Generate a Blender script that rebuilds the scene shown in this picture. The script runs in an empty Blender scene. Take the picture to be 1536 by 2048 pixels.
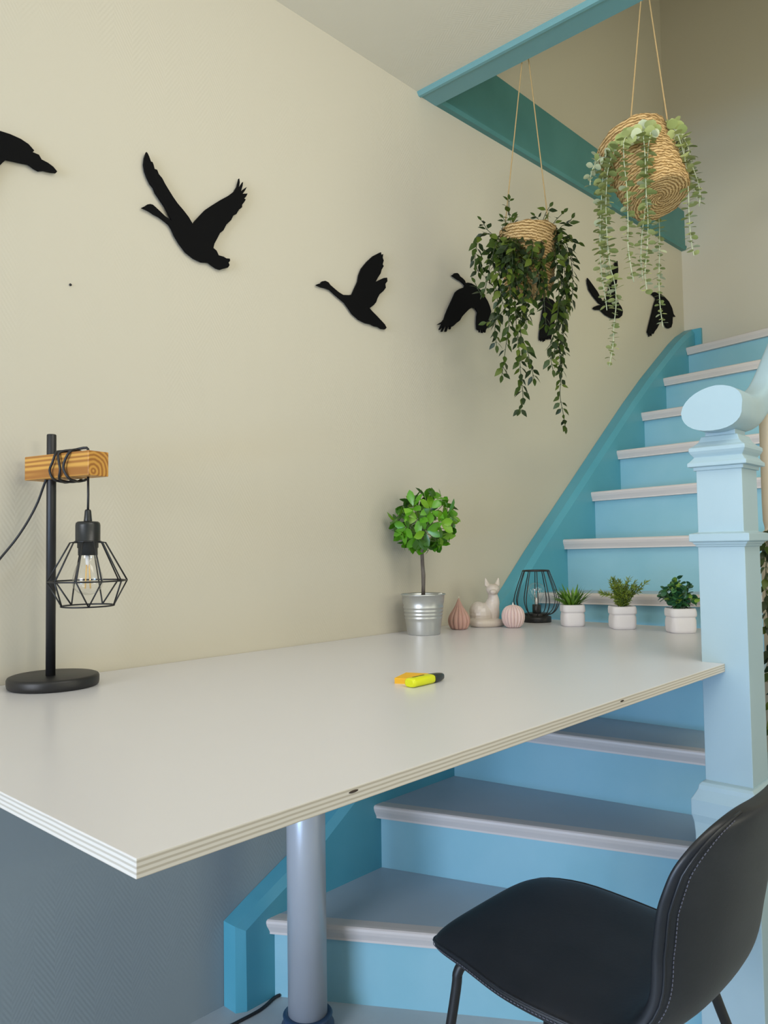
import bpy, bmesh, math, random
from mathutils import Vector, Matrix
PI = math.pi
random.seed(7)
SC = bpy.context.scene
COL = SC.collection

# ------------------------------------------------------------------ camera
FPX = 1555.0
YAW, PITCH, ROLL = math.radians(42.9), math.radians(2.6), math.radians(-0.85)
CF = Vector((math.cos(YAW)*math.cos(PITCH), math.sin(YAW)*math.cos(PITCH), math.sin(PITCH)))
_r = Vector((math.sin(YAW), -math.cos(YAW), 0)); _u = _r.cross(CF)
CR = math.cos(ROLL)*_r + math.sin(ROLL)*_u
CU = -math.sin(ROLL)*_r + math.cos(ROLL)*_u
CP = Vector((0, -1.697, 1.16))
cam_data = bpy.data.cameras.new('camera'); cam = bpy.data.objects.new('camera', cam_data); COL.objects.link(cam)
cam_data.sensor_fit = 'HORIZONTAL'; cam_data.sensor_width = 36; cam_data.lens = FPX/1536*36
cam_data.clip_start = .05
cam.matrix_world = Matrix(((CR.x, CU.x, -CF.x, CP.x), (CR.y, CU.y, -CF.y, CP.y), (CR.z, CU.z, -CF.z, CP.z), (0, 0, 0, 1)))
SC.camera = cam

def at(px, py, ax, val):
    """where the sight line through a photo pixel meets the plane ax = val"""
    d = CF + CR*((px-768)/FPX) - CU*((py-1024)/FPX)
    return CP + d*((val-CP['xyz'.index(ax)])/d['xyz'.index(ax)])
def deep(px, py, dist):
    return CP + (CF + CR*((px-768)/FPX) - CU*((py-1024)/FPX))*dist

# ------------------------------------------------------------------ light
SC.view_settings.view_transform = 'Standard'; SC.view_settings.look = 'None'
SC.view_settings.gamma = 1; SC.view_settings.exposure = 0.38
SC.view_settings.use_curve_mapping = False
SC.cycles.use_denoising = True
SC.cycles.max_bounces = 6
W = bpy.data.worlds.new('world'); SC.world = W; W.use_nodes = True
W.node_tree.nodes['Background'].inputs[0].default_value = (.95, .98, 1.03, 1)
W.node_tree.nodes['Background'].inputs[1].default_value = .17
def area(name, loc, target, sx, sy, power, color):
    l = bpy.data.lights.new(name, 'AREA'); l.shape = 'RECTANGLE'; l.size = sx; l.size_y = sy; l.energy = power; l.color = color
    o = bpy.data.objects.new(name, l); COL.objects.link(o); o.location = loc
    o.rotation_euler = (Vector(target)-Vector(loc)).to_track_quat('-Z', 'Y').to_euler()
    return o
area('window_light', (-4.6, -1.45, 1.75), (1.5, -1.0, .9), 2.4, 1.5, 112, (.94, .96, 1.02))
area('low_blue_fill_light', (-4.6, -1.45, .42), (1.5, -.9, .4), 2.0, .75, 62, (.50, .86, 1.42))  # unseen low area light, added to turn the lower steps bluer
area('long_wall_fill_light', (2.6, -4.8, 1.7), (2.9, 0, 1.5), 2.2, 1.8, 28, (1.0, .98, .74))  # unseen fill, added to brighten the long wall
area('overhead_fill_light', (1.2, -1.7, 2.70), (2.3, 0, 1.0), 1.3, 1.0, 17, (1.0, .96, .90))  # unseen overhead fill, added for the wall near the stairs
area('ceiling_fill_light', (.4, -2.9, 1.5), (.5, -2.3, 2.9), .5, .5, 19, (1.0, .97, .76))  # unseen fill aimed upwards, added to brighten the ceiling
area('stair_head_fill_light', (2.6, -1.65, 2.55), (4.33, -1.1, 2.2), .4, .4, 5.5, (1.0, .90, .42))  # unseen warm fill, added for the wall at the stair head

# ------------------------------------------------------------------ materials
def mat(name, col, rough=.6, metal=0, spec=.5, coat=0, bump=None, **kw):
    m = bpy.data.materials.new(name); m.use_nodes = True
    b = m.node_tree.nodes['Principled BSDF']
    b.inputs['Base Color'].default_value = (*col, 1); b.inputs['Roughness'].default_value = rough
    b.inputs['Metallic'].default_value = metal; b.inputs['Specular IOR Level'].default_value = spec
    b.inputs['Coat Weight'].default_value = coat
    for k, v in kw.items(): b.inputs[k.replace('_', ' ')].default_value = v
    if bump: add_bump(m, *bump)
    return m
def N(m, t, **kw):
    n = m.node_tree.nodes.new(t)
    for k, v in kw.items():
        if k in n.inputs: n.inputs[k].default_value = v
        else: setattr(n, k, v)
    return n
def Lk(m, a, b): m.node_tree.links.new(a, b)
def bsdf(m): return m.node_tree.nodes['Principled BSDF']
def coords(m, scale=(1, 1, 1)):
    tc = N(m, 'ShaderNodeTexCoord'); mp = N(m, 'ShaderNodeMapping'); mp.inputs['Scale'].default_value = scale
    Lk(m, tc.outputs['Object'], mp.inputs['Vector']); return mp.outputs['Vector']
def add_bump(m, scale, strength, dist=.002, detail=3):
    v = coords(m); n = N(m, 'ShaderNodeTexNoise', Scale=scale, Detail=detail); Lk(m, v, n.inputs['Vector'])
    b = N(m, 'ShaderNodeBump', Strength=strength, Distance=dist); Lk(m, n.outputs['Fac'], b.inputs['Height'])
    Lk(m, b.outputs['Normal'], bsdf(m).inputs['Normal'])
def vary(m, c2, scale, lo=.4, hi=.6, sc=(1, 1, 1), detail=4):
    """blend the base colour with c2 through noise"""
    b = bsdf(m); c1 = tuple(b.inputs['Base Color'].default_value)
    n = N(m, 'ShaderNodeTexNoise', Scale=scale, Detail=detail); Lk(m, coords(m, sc), n.inputs['Vector'])
    r = N(m, 'ShaderNodeMapRange'); r.inputs['From Min'].default_value = lo; r.inputs['From Max'].default_value = hi
    Lk(m, n.outputs['Fac'], r.inputs['Value'])
    mx = N(m, 'ShaderNodeMix', data_type='RGBA'); mx.inputs[6].default_value = c1; mx.inputs[7].default_value = (*c2, 1)
    Lk(m, r.outputs[0], mx.inputs[0]); Lk(m, mx.outputs[2], b.inputs['Base Color'])
    return m

def herringbone_bump(m, ax, strength=.15):
    """zigzag relief of the woven glass-fibre wall covering"""
    tc = N(m, 'ShaderNodeTexCoord'); sp = N(m, 'ShaderNodeSeparateXYZ'); Lk(m, tc.outputs['Object'], sp.inputs[0])
    a, b = sp.outputs[ax[0]], sp.outputs[ax[1]]
    def mth(op, x, y=None):
        n = N(m, 'ShaderNodeMath', operation=op)
        for i, q in enumerate((x, y)):
            if q is None: continue
            if isinstance(q, (int, float)): n.inputs[i].default_value = q
            else: Lk(m, q, n.inputs[i])
        return n.outputs[0]
    tri = mth('PINGPONG', a, .045)
    h = mth('SINE', mth('MULTIPLY', mth('ADD', mth('MULTIPLY', tri, 1.6), b), 420.0))
    nz = N(m, 'ShaderNodeTexNoise', Scale=60, Detail=3); Lk(m, tc.outputs['Object'], nz.inputs['Vector'])
    n2 = N(m, 'ShaderNodeTexNoise', Scale=2.2, Detail=2); Lk(m, tc.outputs['Object'], n2.inputs['Vector'])
    mask = N(m, 'ShaderNodeMapRange'); mask.inputs['From Min'].default_value = .42; mask.inputs['From Max'].default_value = .62
    Lk(m, n2.outputs['Fac'], mask.inputs['Value'])
    hh = mth('ADD', mth('MULTIPLY', mth('MULTIPLY', h, mask.outputs[0]), .35), mth('MULTIPLY', nz.outputs['Fac'], 1.2))
    bp = N(m, 'ShaderNodeBump', Strength=strength, Distance=.0012); Lk(m, hh, bp.inputs['Height'])
    Lk(m, bp.outputs['Normal'], bsdf(m).inputs['Normal'])

CREAM = (.59, .55, .452)
M = {}
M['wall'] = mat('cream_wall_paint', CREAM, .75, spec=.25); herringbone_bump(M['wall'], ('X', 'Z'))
# the long wall turns from cream to grey below desk height (at a fixed height)
def grey_below(m, zline, col):
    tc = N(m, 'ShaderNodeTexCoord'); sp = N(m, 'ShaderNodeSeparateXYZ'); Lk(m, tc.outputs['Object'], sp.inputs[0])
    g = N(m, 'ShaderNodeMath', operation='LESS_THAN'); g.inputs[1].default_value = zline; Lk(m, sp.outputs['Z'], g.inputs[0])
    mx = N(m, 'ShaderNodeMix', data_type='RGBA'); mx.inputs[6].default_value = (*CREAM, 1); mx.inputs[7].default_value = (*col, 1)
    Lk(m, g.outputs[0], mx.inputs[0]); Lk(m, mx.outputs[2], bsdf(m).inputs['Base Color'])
grey_below(M['wall'], .872, (.31, .36, .38))
M['wall_plain'] = mat('cream_wall_paint_plain', CREAM, .8, spec=.2, bump=(90, .15, .001))
M['ceiling'] = mat('cream_ceiling_paint', (.70, .65, .535), .8, spec=.2); herringbone_bump(M['ceiling'], ('X', 'Y'), .2)
M['floor'] = vary(mat('grey_floor_paint', (.45, .49, .52), .45, bump=(14, .12, .002)), (.50, .54, .57), 6)
M['teal'] = vary(mat('teal_gloss_paint', (.255, .515, .61), .38, bump=(25, .08, .002)), (.285, .54, .635), 5)
M['teal_shaded'] = vary(mat('shaded_teal_gloss_paint', (.055, .20, .195), .42, bump=(25, .08, .002)), (.065, .22, .215), 5)  # teal paint of the stairs with the upper shade put into its colour
M['beam_teal'] = mat('blue_green_gloss_paint', (.15, .33, .35), .4, bump=(25, .08, .002))
M['stringer'] = vary(mat('shaded_stringer_gloss_paint', (.085, .36, .47), .38, bump=(25, .08, .002)), (.10, .38, .49), 5)  # same paint as the risers, its shade put into the colour
M['pale_teal'] = vary(mat('pale_blue_gloss_paint', (.36, .495, .55), .36, bump=(20, .06, .002)), (.38, .515, .57), 4)
M['tread'] = vary(mat('grey_tread_paint', (.40, .49, .57), .5, bump=(30, .15, .001)), (.43, .52, .60), 3)
M['nosing'] = mat('off_white_nosing_paint', (.66, .60, .57), .45)
M['black_metal'] = mat('black_powder_coat', (.012, .012, .013), .45, bump=(400, .1, .0004))
M['black_plastic'] = mat('black_plastic', (.014, .016, .017), .35)
M['cable'] = mat('black_cable', (.012, .012, .014), .5)
M['bird'] = mat('matt_black_board', (.003, .003, .0035), .8, spec=.12)
def thin_glass():
    m = bpy.data.materials.new('clear_glass'); m.use_nodes = True; nt = m.node_tree; nt.nodes.remove(nt.nodes['Principled BSDF'])
    lw = N(m, 'ShaderNodeLayerWeight', Blend=.5); pw = N(m, 'ShaderNodeMath', operation='POWER'); pw.inputs[1].default_value = 2.6; Lk(m, lw.outputs['Facing'], pw.inputs[0]); fr = N(m, 'ShaderNodeMath', operation='MULTIPLY_ADD'); Lk(m, pw.outputs[0], fr.inputs[0]); fr.inputs[1].default_value = .6; fr.inputs[2].default_value = .05
    tr = N(m, 'ShaderNodeBsdfTransparent'); gl = N(m, 'ShaderNodeBsdfGlossy', Roughness=.03); mx = N(m, 'ShaderNodeMixShader')
    Lk(m, fr.outputs[0], mx.inputs[0]); Lk(m, tr.outputs[0], mx.inputs[1]); Lk(m, gl.outputs[0], mx.inputs[2]); Lk(m, mx.outputs[0], nt.nodes['Material Output'].inputs['Surface']); return m
M['glass'] = thin_glass()
M['filament'] = mat('amber_filament', (.80, .50, .16), .4)
M['brass'] = mat('pale_brass', (.75, .66, .5), .35, metal=.8)
M['zinc'] = mat('galvanised_zinc', (.56, .58, .58), .4, metal=.9, bump=(60, .04, .001))
M['soil'] = mat('dark_soil', (.03, .02, .014), .95, bump=(80, .6, .004))
M['bark'] = vary(mat('grey_brown_bark', (.075, .06, .05), .85, bump=(90, .5, .003)), (.15, .13, .11), 40, sc=(1, 1, .3))
M['white_tag'] = mat('white_plastic', (.8, .8, .78), .5)
M['pot_white'] = mat('chalk_white_ceramic', (.72, .69, .70), .75, bump=(70, .35, .002))
M['blush'] = mat('dusty_pink_wax', (.50, .30, .25), .55, **{'Subsurface_Weight': .1})
M['pale_pink'] = mat('pale_pink_wax', (.68, .52, .50), .6, **{'Subsurface_Weight': .1})
M['wick'] = mat('white_cotton', (.8, .76, .7), .9)
M['cat'] = vary(mat('beige_ceramic', (.55, .48, .41), .3, bump=(30, .1, .002)), (.60, .54, .50), 14)
M['basket'] = None
M['twine'] = mat('jute_twine', (.42, .29, .13), .9, bump=(300, .5, .001))
M['yellow'] = mat('fluorescent_yellow_plastic', (.70, .75, .01), .35)
M['orange'] = mat('amber_paper', (.86, .48, .02), .7)
M['cap'] = mat('dark_green_black_plastic', (.02, .028, .028), .3)
M['leather'] = vary(mat('black_leather', (.006, .008, .012), .42, spec=.55, bump=(160, .22, .0006)), (.012, .014, .019), 7)
M['thread'] = mat('dark_grey_thread', (.10, .10, .13), .6)
M['cream_wood'] = mat('cream_painted_wood', (.60, .52, .40), .45)
def leafmats(name, cols, rough=.4, spec=.5):
    out = []
    for i, c in enumerate(cols):
        m = mat(name+str(i), c, rough, spec=spec); out.append(m)
    return out
LEAF = {
 'ficus': leafmats('bright_green_leaf', [(.085, .28, .009), (.035, .12, .008), (.16, .36, .016)], .3),
 'ivy': leafmats('dark_green_leaf', [(.032, .058, .006), (.014, .028, .006), (.075, .108, .012)], .45, .28),
 'euca': leafmats('sage_green_leaf', [(.37, .41, .16), (.28, .33, .11), (.50, .54, .35)], .7, .3),
 'grass': leafmats('grass_blade', [(.07, .20, .012), (.12, .26, .02), (.03, .11, .01)], .45),
 'rosemary': leafmats('olive_sprig', [(.17, .24, .02), (.22, .28, .03), (.10, .17, .015)], .5),
 'box': leafmats('blue_green_leaf', [(.022, .10, .045), (.05, .17, .05), (.20, .34, .05)], .45),
}
STEM = {'ivy': mat('dark_stem', (.03, .045, .012), .6), 'euca': mat('pale_stem', (.42, .46, .30), .7),
        'ficus': mat('pale_leaf_stalk', (.25, .34, .14), .6), 'box': mat('green_stem', (.06, .12, .05), .6)}

def wood_mat():
    m = mat('honey_pine', (.5, .3, .1), .5)
    w = N(m, 'ShaderNodeTexWave', wave_type='RINGS', rings_direction='Y', Scale=9.0, Distortion=2.2, Detail=3); w.inputs['Detail Scale'].default_value = 1.5
    tc = N(m, 'ShaderNodeTexCoord'); mp = N(m, 'ShaderNodeMapping'); mp.inputs['Location'].default_value = (.05, 0, .06); mp.inputs['Scale'].default_value = (4, .35, 4)
    Lk(m, tc.outputs['Object'], mp.inputs['Vector']); Lk(m, mp.outputs['Vector'], w.inputs['Vector'])
    r = N(m, 'ShaderNodeValToRGB'); e = r.color_ramp.elements
    e[0].position = .15; e[0].color = (.62, .32, .06, 1); e[1].position = .95; e[1].color = (.34, .13, .02, 1)
    Lk(m, w.outputs['Fac'], r.inputs['Fac']); Lk(m, r.outputs['Color'], bsdf(m).inputs['Base Color'])
    return m
M['wood'] = wood_mat()

def basket_mat():
    m = mat('woven_seagrass', (.42, .25, .08), .8)
    uv = N(m, 'ShaderNodeUVMap'); uv.uv_map = 'weave'
    mp = N(m, 'ShaderNodeMapping'); mp.inputs['Scale'].default_value = (9, 60, 1); mp.inputs['Rotation'].default_value = (0, 0, .05); Lk(m, uv.outputs[0], mp.inputs['Vector'])
    n = N(m, 'ShaderNodeTexNoise', Scale=3.0, Detail=3); Lk(m, mp.outputs[0], n.inputs['Vector'])
    wv = N(m, 'ShaderNodeTexWave', wave_type='BANDS', bands_direction='Y', Scale=7.0, Distortion=3.0, Detail=2); wv.inputs['Detail Scale'].default_value = 1.6
    mp2 = N(m, 'ShaderNodeMapping'); mp2.inputs['Scale'].default_value = (5, 1, 1); mp2.inputs['Rotation'].default_value = (0, 0, .07); Lk(m, uv.outputs[0], mp2.inputs['Vector']); Lk(m, mp2.outputs[0], wv.inputs['Vector'])
    mu = N(m, 'ShaderNodeMath', operation='MULTIPLY'); Lk(m, n.outputs['Fac'], mu.inputs[0]); mu.inputs[1].default_value = .9
    ad = N(m, 'ShaderNodeMath', operation='MULTIPLY_ADD'); Lk(m, wv.outputs['Fac'], ad.inputs[0]); ad.inputs[1].default_value = .42; Lk(m, mu.outputs[0], ad.inputs[2])
    r = N(m, 'ShaderNodeValToRGB'); e = r.color_ramp.elements
    e[0].position = .38; e[0].color = (.13, .065, .016, 1); e[1].position = .85; e[1].color = (.74, .52, .25, 1)
    x = r.color_ramp.elements.new(.6); x.color = (.45, .27, .085, 1)
    Lk(m, ad.outputs[0], r.inputs['Fac']); Lk(m, r.outputs['Color'], bsdf(m).inputs['Base Color'])
    b = N(m, 'ShaderNodeBump', Strength=.9, Distance=.004); Lk(m, ad.outputs[0], b.inputs['Height']); Lk(m, b.outputs['Normal'], bsdf(m).inputs['Normal'])
    return m
M['basket'] = basket_mat()

def desk_mats():
    top = mat('white_laminate', (.69, .685, .72), .28, spec=.5, bump=(260, .03, .0005))
    m = mat('plywood_edge', (.5, .45, .36), .65)
    tc = N(m, 'ShaderNodeTexCoord'); sp = N(m, 'ShaderNodeSeparateXYZ'); Lk(m, tc.outputs['Object'], sp.inputs[0])
    nz = N(m, 'ShaderNodeTexNoise', Scale=18, Detail=3); Lk(m, tc.outputs['Object'], nz.inputs['Vector'])
    a = N(m, 'ShaderNodeMath', operation='MULTIPLY_ADD'); Lk(m, nz.outputs['Fac'], a.inputs[0]); a.inputs[1].default_value = .0012; Lk(m, sp.outputs['Z'], a.inputs[2])
    s = N(m, 'ShaderNodeMath', operation='MULTIPLY'); Lk(m, a.outputs[0], s.inputs[0]); s.inputs[1].default_value = 2*PI/.0052
    sn = N(m, 'ShaderNodeMath', operation='SINE'); Lk(m, s.outputs[0], sn.inputs[0])
    r = N(m, 'ShaderNodeValToRGB'); e = r.color_ramp.elements
    e[0].position = .15; e[0].color = (.50, .45, .37, 1); e[1].position = .6; e[1].color = (.70, .655, .585, 1)
    mr = N(m, 'ShaderNodeMapRange'); mr.inputs['From Min'].default_value = -1; Lk(m, sn.outputs[0], mr.inputs['Value'])
    Lk(m, mr.outputs[0], r.inputs['Fac']); Lk(m, r.outputs['Color'], bsdf(m).inputs['Base Color'])
    return top, m
M['laminate'], M['plyedge'] = desk_mats()
M['void'] = mat('dark_plywood_void', (.05, .035, .025), .9)

# ------------------------------------------------------------------ helpers
def empty(name, loc, label, cat, group=None):
    o = bpy.data.objects.new(name, None); COL.objects.link(o); o.location = loc; o.empty_display_size = .05
    tag(o, label, cat, group); return o
def tag(o, label=None, cat=None, group=None, kind=None):
    if label: o['label'] = label
    if cat: o['category'] = cat
    if group: o['group'] = group
    if kind: o['kind'] = kind
    return o

class MB:
    """collects geometry in world space and links it as ONE mesh object"""
    def __init__(s): s.v = []; s.f = []; s.m = []; s.sm = []; s.uvf = None
    def add(s, vs, fs, mi=0, smooth=False, T=None):
        o = len(s.v)
        for p in vs: s.v.append(T @ Vector(p) if T else Vector(p))
        for f in fs: s.f.append([i+o for i in f]); s.m.append(mi); s.sm.append(smooth)
        return s
    def box(s, a, b, mi=0, T=None):
        x0, y0, z0 = a; x1, y1, z1 = b
        vs = [(x0,y0,z0),(x1,y0,z0),(x1,y1,z0),(x0,y1,z0),(x0,y0,z1),(x1,y0,z1),(x1,y1,z1),(x0,y1,z1)]
        return s.add(vs, [(3,2,1,0),(4,5,6,7),(0,1,5,4),(1,2,6,5),(2,3,7,6),(3,0,4,7)], mi, False, T)
    def prism(s, poly, ext, mi=0, smooth=False, T=None):
        """poly: 3D points, extruded by vector ext"""
        n = len(poly); e = Vector(ext); P = [Vector(p) for p in poly]
        return s.add(P+[p+e for p in P], [list(range(n))[::-1], list(range(n, 2*n))]+[(i, (i+1) % n, n+(i+1) % n, n+i) for i in range(n)], mi, smooth, T)
    def loft(s, rings, mi=0, smooth=True, cap=True, closed=True):
        n = len(rings[0]); o = []
        vs = [p for r in rings for p in r]; fs = []
        for j in range(len(rings)-1):
            for i in range(n if closed else n-1):
                k = (i+1) % n
                fs.append((j*n+i, j*n+k, (j+1)*n+k, (j+1)*n+i))
        s.add(vs, fs, mi, smooth)
        if cap:
            s.add(rings[0], [list(range(n))[::-1]], mi, False); s.add(rings[-1], [list(range(n))], mi, False)
        return s
    def lathe(s, prof, c=(0, 0, 0), seg=32, mi=0, smooth=True, T=None, cap=False):
        vs = []; fs = []; c = Vector(c)
        for r, z in prof:
            for i in range(seg):
                a = 2*PI*i/seg; vs.append(c+Vector((r*math.cos(a), r*math.sin(a), z)))
        for j in range(len(prof)-1):
            for i in range(seg):
                k = (i+1) % seg; fs.append((j*seg+i, j*seg+k, (j+1)*seg+k, (j+1)*seg+i))
        if cap:
            fs.append(list(range(seg))[::-1]); fs.append([(len(prof)-1)*seg+i for i in range(seg)])
        return s.add(vs, fs, mi, smooth, T)
    def tube(s, pts, r, seg=8, mi=0, closed=False, T=None):
        P = [Vector(p) for p in pts]; n = len(P); R = r if isinstance(r, (list, tuple)) else [r]*n
        rings = []; ref = None
        for i in range(n):
            t = (P[(i+1) % n]-P[i-1]) if closed else (P[min(i+1, n-1)]-P[max(i-1, 0)])
            if t.length < 1e-9: t = Vector((0, 0, 1))
            t.normalize()
            if ref is None:
                ref = Vector((0, 0, 1)) if abs(t.z) < .9 else Vector((1, 0, 0))
            a = (ref-t*ref.dot(t)); a.normalize(); ref = a; b = t.cross(a)
            rings.append([P[i]+(a*math.cos(2*PI*k/seg)+b*math.sin(2*PI*k/seg))*R[i] for k in range(seg)])
        if closed: rings.append(rings[0])
        if T: rings = [[T @ p for p in q] for q in rings]
        return s.loft(rings, mi, True, not closed)
    def ell(s, c, rad, seg=16, rg=10, mi=0, T=None):
        prof = [(math.sin(PI*j/rg), -math.cos(PI*j/rg)) for j in range(rg+1)]
        vs = []; fs = []
        for r, z in prof:
            for i in range(seg):
                a = 2*PI*i/seg; vs.append((c[0]+rad[0]*r*math.cos(a), c[1]+rad[1]*r*math.sin(a), c[2]+rad[2]*z))
        for j in range(rg):
            for i in range(seg):
                k = (i+1) % seg; fs.append((j*seg+i, j*seg+k, (j+1)*seg+k, (j+1)*seg+i))
        return s.add(vs, fs, mi, True, T)
    def build(s, name, mats, parent=None, weld=True, bevel=0, subsurf=0):
        me = bpy.data.meshes.new(name)
        org = parent.location.copy() if parent is not None and parent.type == 'EMPTY' else (ORG.get(parent.name) if parent is not None and parent.name in ORG else Vector((0, 0, 0)))
        me.from_pydata([p-org for p in s.v], [], s.f); 
        for m in (mats if isinstance(mats, (list, tuple)) else [mats]): me.materials.append(m)
        for p, mi, sm in zip(me.polygons, s.m, s.sm): p.material_index = mi; p.use_smooth = sm
        bm = bmesh.new(); bm.from_mesh(me)
        if weld: bmesh.ops.remove_doubles(bm, verts=bm.verts, dist=1e-5)
        bmesh.ops.recalc_face_normals(bm, faces=bm.faces)
        bm.to_mesh(me); bm.free()
        if s.uvf:
            L_ = me.uv_layers.new(name='weave')
            for p in me.polygons:
                q = [s.uvf(me.vertices[me.loops[i].vertex_index].co+org) for i in p.loop_indices]; m0 = max(a[0] for a in q)
                for i, (a, b_) in zip(p.loop_indices, q): L_.data[i].uv = (a+1 if m0-a > .5 else a, b_)
        o = bpy.data.objects.new(name, me); COL.objects.link(o)
        if parent is not None: o.parent = parent
        ORG[o.name] = org
        if bevel:
            b = o.modifiers.new('bevel', 'BEVEL'); b.width = bevel; b.segments = 2; b.limit_method = 'ANGLE'; b.angle_limit = math.radians(35)
        if subsurf:
            b = o.modifiers.new('subsurf', 'SUBSURF'); b.levels = subsurf; b.render_levels = subsurf
        return o
ORG = {}

def catmull(P, n=8):
    P = [Vector(p) for p in P]
    if len(P) < 3: 
        return [P[0].lerp(P[-1], i/n) for i in range(n+1)]
    out = []
    for i in range(len(P)-1):
        a = P[max(i-1, 0)]; b = P[i]; c = P[i+1]; d = P[min(i+2, len(P)-1)]
        for k in range(n):
            t = k/n
            out.append(.5*((2*b)+(c-a)*t+(2*a-5*b+4*c-d)*t*t+(3*b-a-3*c+d)*t**3))
    out.append(P[-1]); return out
def resample(P, step):
    out = [P[0]]; acc = 0
    for a, b in zip(P, P[1:]):
        L = (b-a).length; 
        while acc+L >= step:
            t = (step-acc)/L; a = a.lerp(b, t); out.append(a.copy()); L = (b-a).length; acc = 0
        acc += L
    return out
def struct(name, mb, m, **kw):
    o = mb.build(name, m, **kw); o['kind'] = 'structure'; return o

# ------------------------------------------------------------------ the room
XB = 4.33          # wall at the head of the stairs
ZC = 2.745         # ceiling
BX0, BX1 = 2.045, 2.13   # edge beam of the stair opening
struct('floor', MB().box((-5, -5, -.1), (5, 0, 0)), M['floor'])
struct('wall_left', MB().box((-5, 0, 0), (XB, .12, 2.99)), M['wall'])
struct('wall_back', MB().box((XB, -3.2, 0), (XB+.12, .2, 5.3)), M['wall_plain'])
struct('wall_upper', MB().box((1.0, .08, 2.99), (XB, .2, 5.3)), M['wall_plain'])
struct('ceiling', MB().box((-5, -5, ZC), (BX0, 0, 2.99)), M['ceiling'])
struct('wall_light_block', MB().box((BX1, -3.3, 2.99), (XB+.12, -3.2, 5.4)), M['wall_plain'])  # unseen, added to keep world light out of the upper stairwell
struct('wall_light_block_end', MB().box((.9, -3.3, 2.99), (1.0, .2, 5.4)), M['wall_plain'])  # unseen end closure, added to block world light as well
struct('ceiling_upper', MB().box((1.0, -3.2, 5.3), (XB+.12, .2, 5.4)), M['ceiling'])
# beam boxed round the edge of the opening, with a small bead on its room side
b = MB().box((BX0, -5, 2.735), (BX1, 0, 2.99))
b.prism([(BX0, 0, 2.746), (BX0-.018, 0, 2.746), (BX0-.018, 0, 2.741), (BX0-.010, 0, 2.731), (BX0, 0, 2.730)], (0, -5, 0))
struct('trim_1', b, M['beam_teal'])
# fascia board along the long wall under the upper floor
b = MB()
tp = [(BX1, 2.736), (3.2, 2.772), (XB, 2.806), (XB, 3.03), (3.33, 3.01), (2.46, 2.997), (BX1, 2.99)]
b.prism([(x, 0, z) for x, z in tp], (0, -.022, 0))
b.prism([(BX1, -.022, 2.736), (XB, -.022, 2.806), (XB, -.030, 2.818), (BX1, -.030, 2.748)], (0, 0, .010))
struct('trim_2', b, M['teal_shaded'])

# ------------------------------------------------------------------ staircase
stair = empty('staircase', (1.2, -.5, 0), 'painted blue staircase with off-white nosings rising along the wall behind the desk', 'staircase')
SF = -.065      # inner face of the wall stringer
SR = -.985      # right ends of the steps
ST = [(1.20, 0), (1.20, .212), (1.276, .251), (1.414, .317), (1.75, .535), (2.10, .765), (2.467, .993), (2.642, 1.14), (3.012, 1.43), (3.274, 1.636), (3.533, 1.838), (3.736, 1.988), (3.955, 2.137), (4.095, 2.231), (4.20, 2.293), (XB-.002, 2.351)]
b = MB()
low = [(XB-.002, 1.9), (2.2, .35), (1.75, 0)]
outer = ST+low
def inset(poly, d):
    out = []; n = len(poly)
    for i in range(n):
        p = Vector(poly[i]); a = (p-Vector(poly[i-1])).normalized(); c = (Vector(poly[(i+1) % n])-p).normalized()
        na, nc = Vector((a.y, -a.x)), Vector((c.y, -c.x)); h = (na+nc).normalized(); k = d/max(.3, h.dot(na))
        out.append(p+h*k if 1 <= i < len(ST) else p)
    return out
i2 = inset(outer, .022); i2[0] = Vector((1.224, 0)); i2[-1] = Vector((low[-1][0], 0))
rings = [[Vector((x, -.001, z)) for x, z in outer], [Vector((x, -.050, z)) for x, z in outer], [Vector((x, SF, z)) for x, z in i2]]
b.loft(rings, smooth=False)
b.box((XB-.018, -.10, 2.13), (XB-.001, -.05, 2.346))
b.build('wall_stringer', M['stringer'], stair)

Ls = {1: at(531.5, 1840, 'y', SF), 2: at(747, 1611, 'y', SF), 3: Vector((2.05, SF, .583)), 4: Vector((2.345, SF, .778)), 5: Vector((2.62, SF, .974)),
      6: at(1125.6, 1079, 'y', SF), 7: at(1181.5, 984, 'y', SF), 8: at(1233, 901, 'y', SF), 9: at(1282, 825, 'y', SF), 10: at(1326, 756, 'y', SF), 11: at(1371.7, 695, 'y', SF)}
Rs = {1: Vector((1.862, SR, .196)), 2: Vector((2.028, SR, .388)), 3: Vector((2.232, SR, .576)), 4: Vector((2.44, SR, .775)), 5: Vector((2.66, SR, .987)), 6: Vector((2.84, SR, 1.191)),
      7: Vector((3.03, SR, 1.4025)), 8: Vector((3.28, SR, 1.598)), 9: Vector((3.55, SR, 1.8025)), 10: Vector((3.80, SR, 2.017)), 11: Vector((4.03, SR, 2.2335))}
NT = 11
def back(n):            # direction away from the front edge, level
    d = (Rs[n]-Ls[n]); d.z = 0; d.normalize(); return Vector((-d.y, d.x, 0))
NOSE = [(.000, .000), (-.009, -.0008), (-.0125, -.004), (-.013, -.010), (-.0105, -.019), (-.006, -.028), (-.003, -.035), (-.003, -.0405), (.026, -.0405), (.026, 0)]
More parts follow.
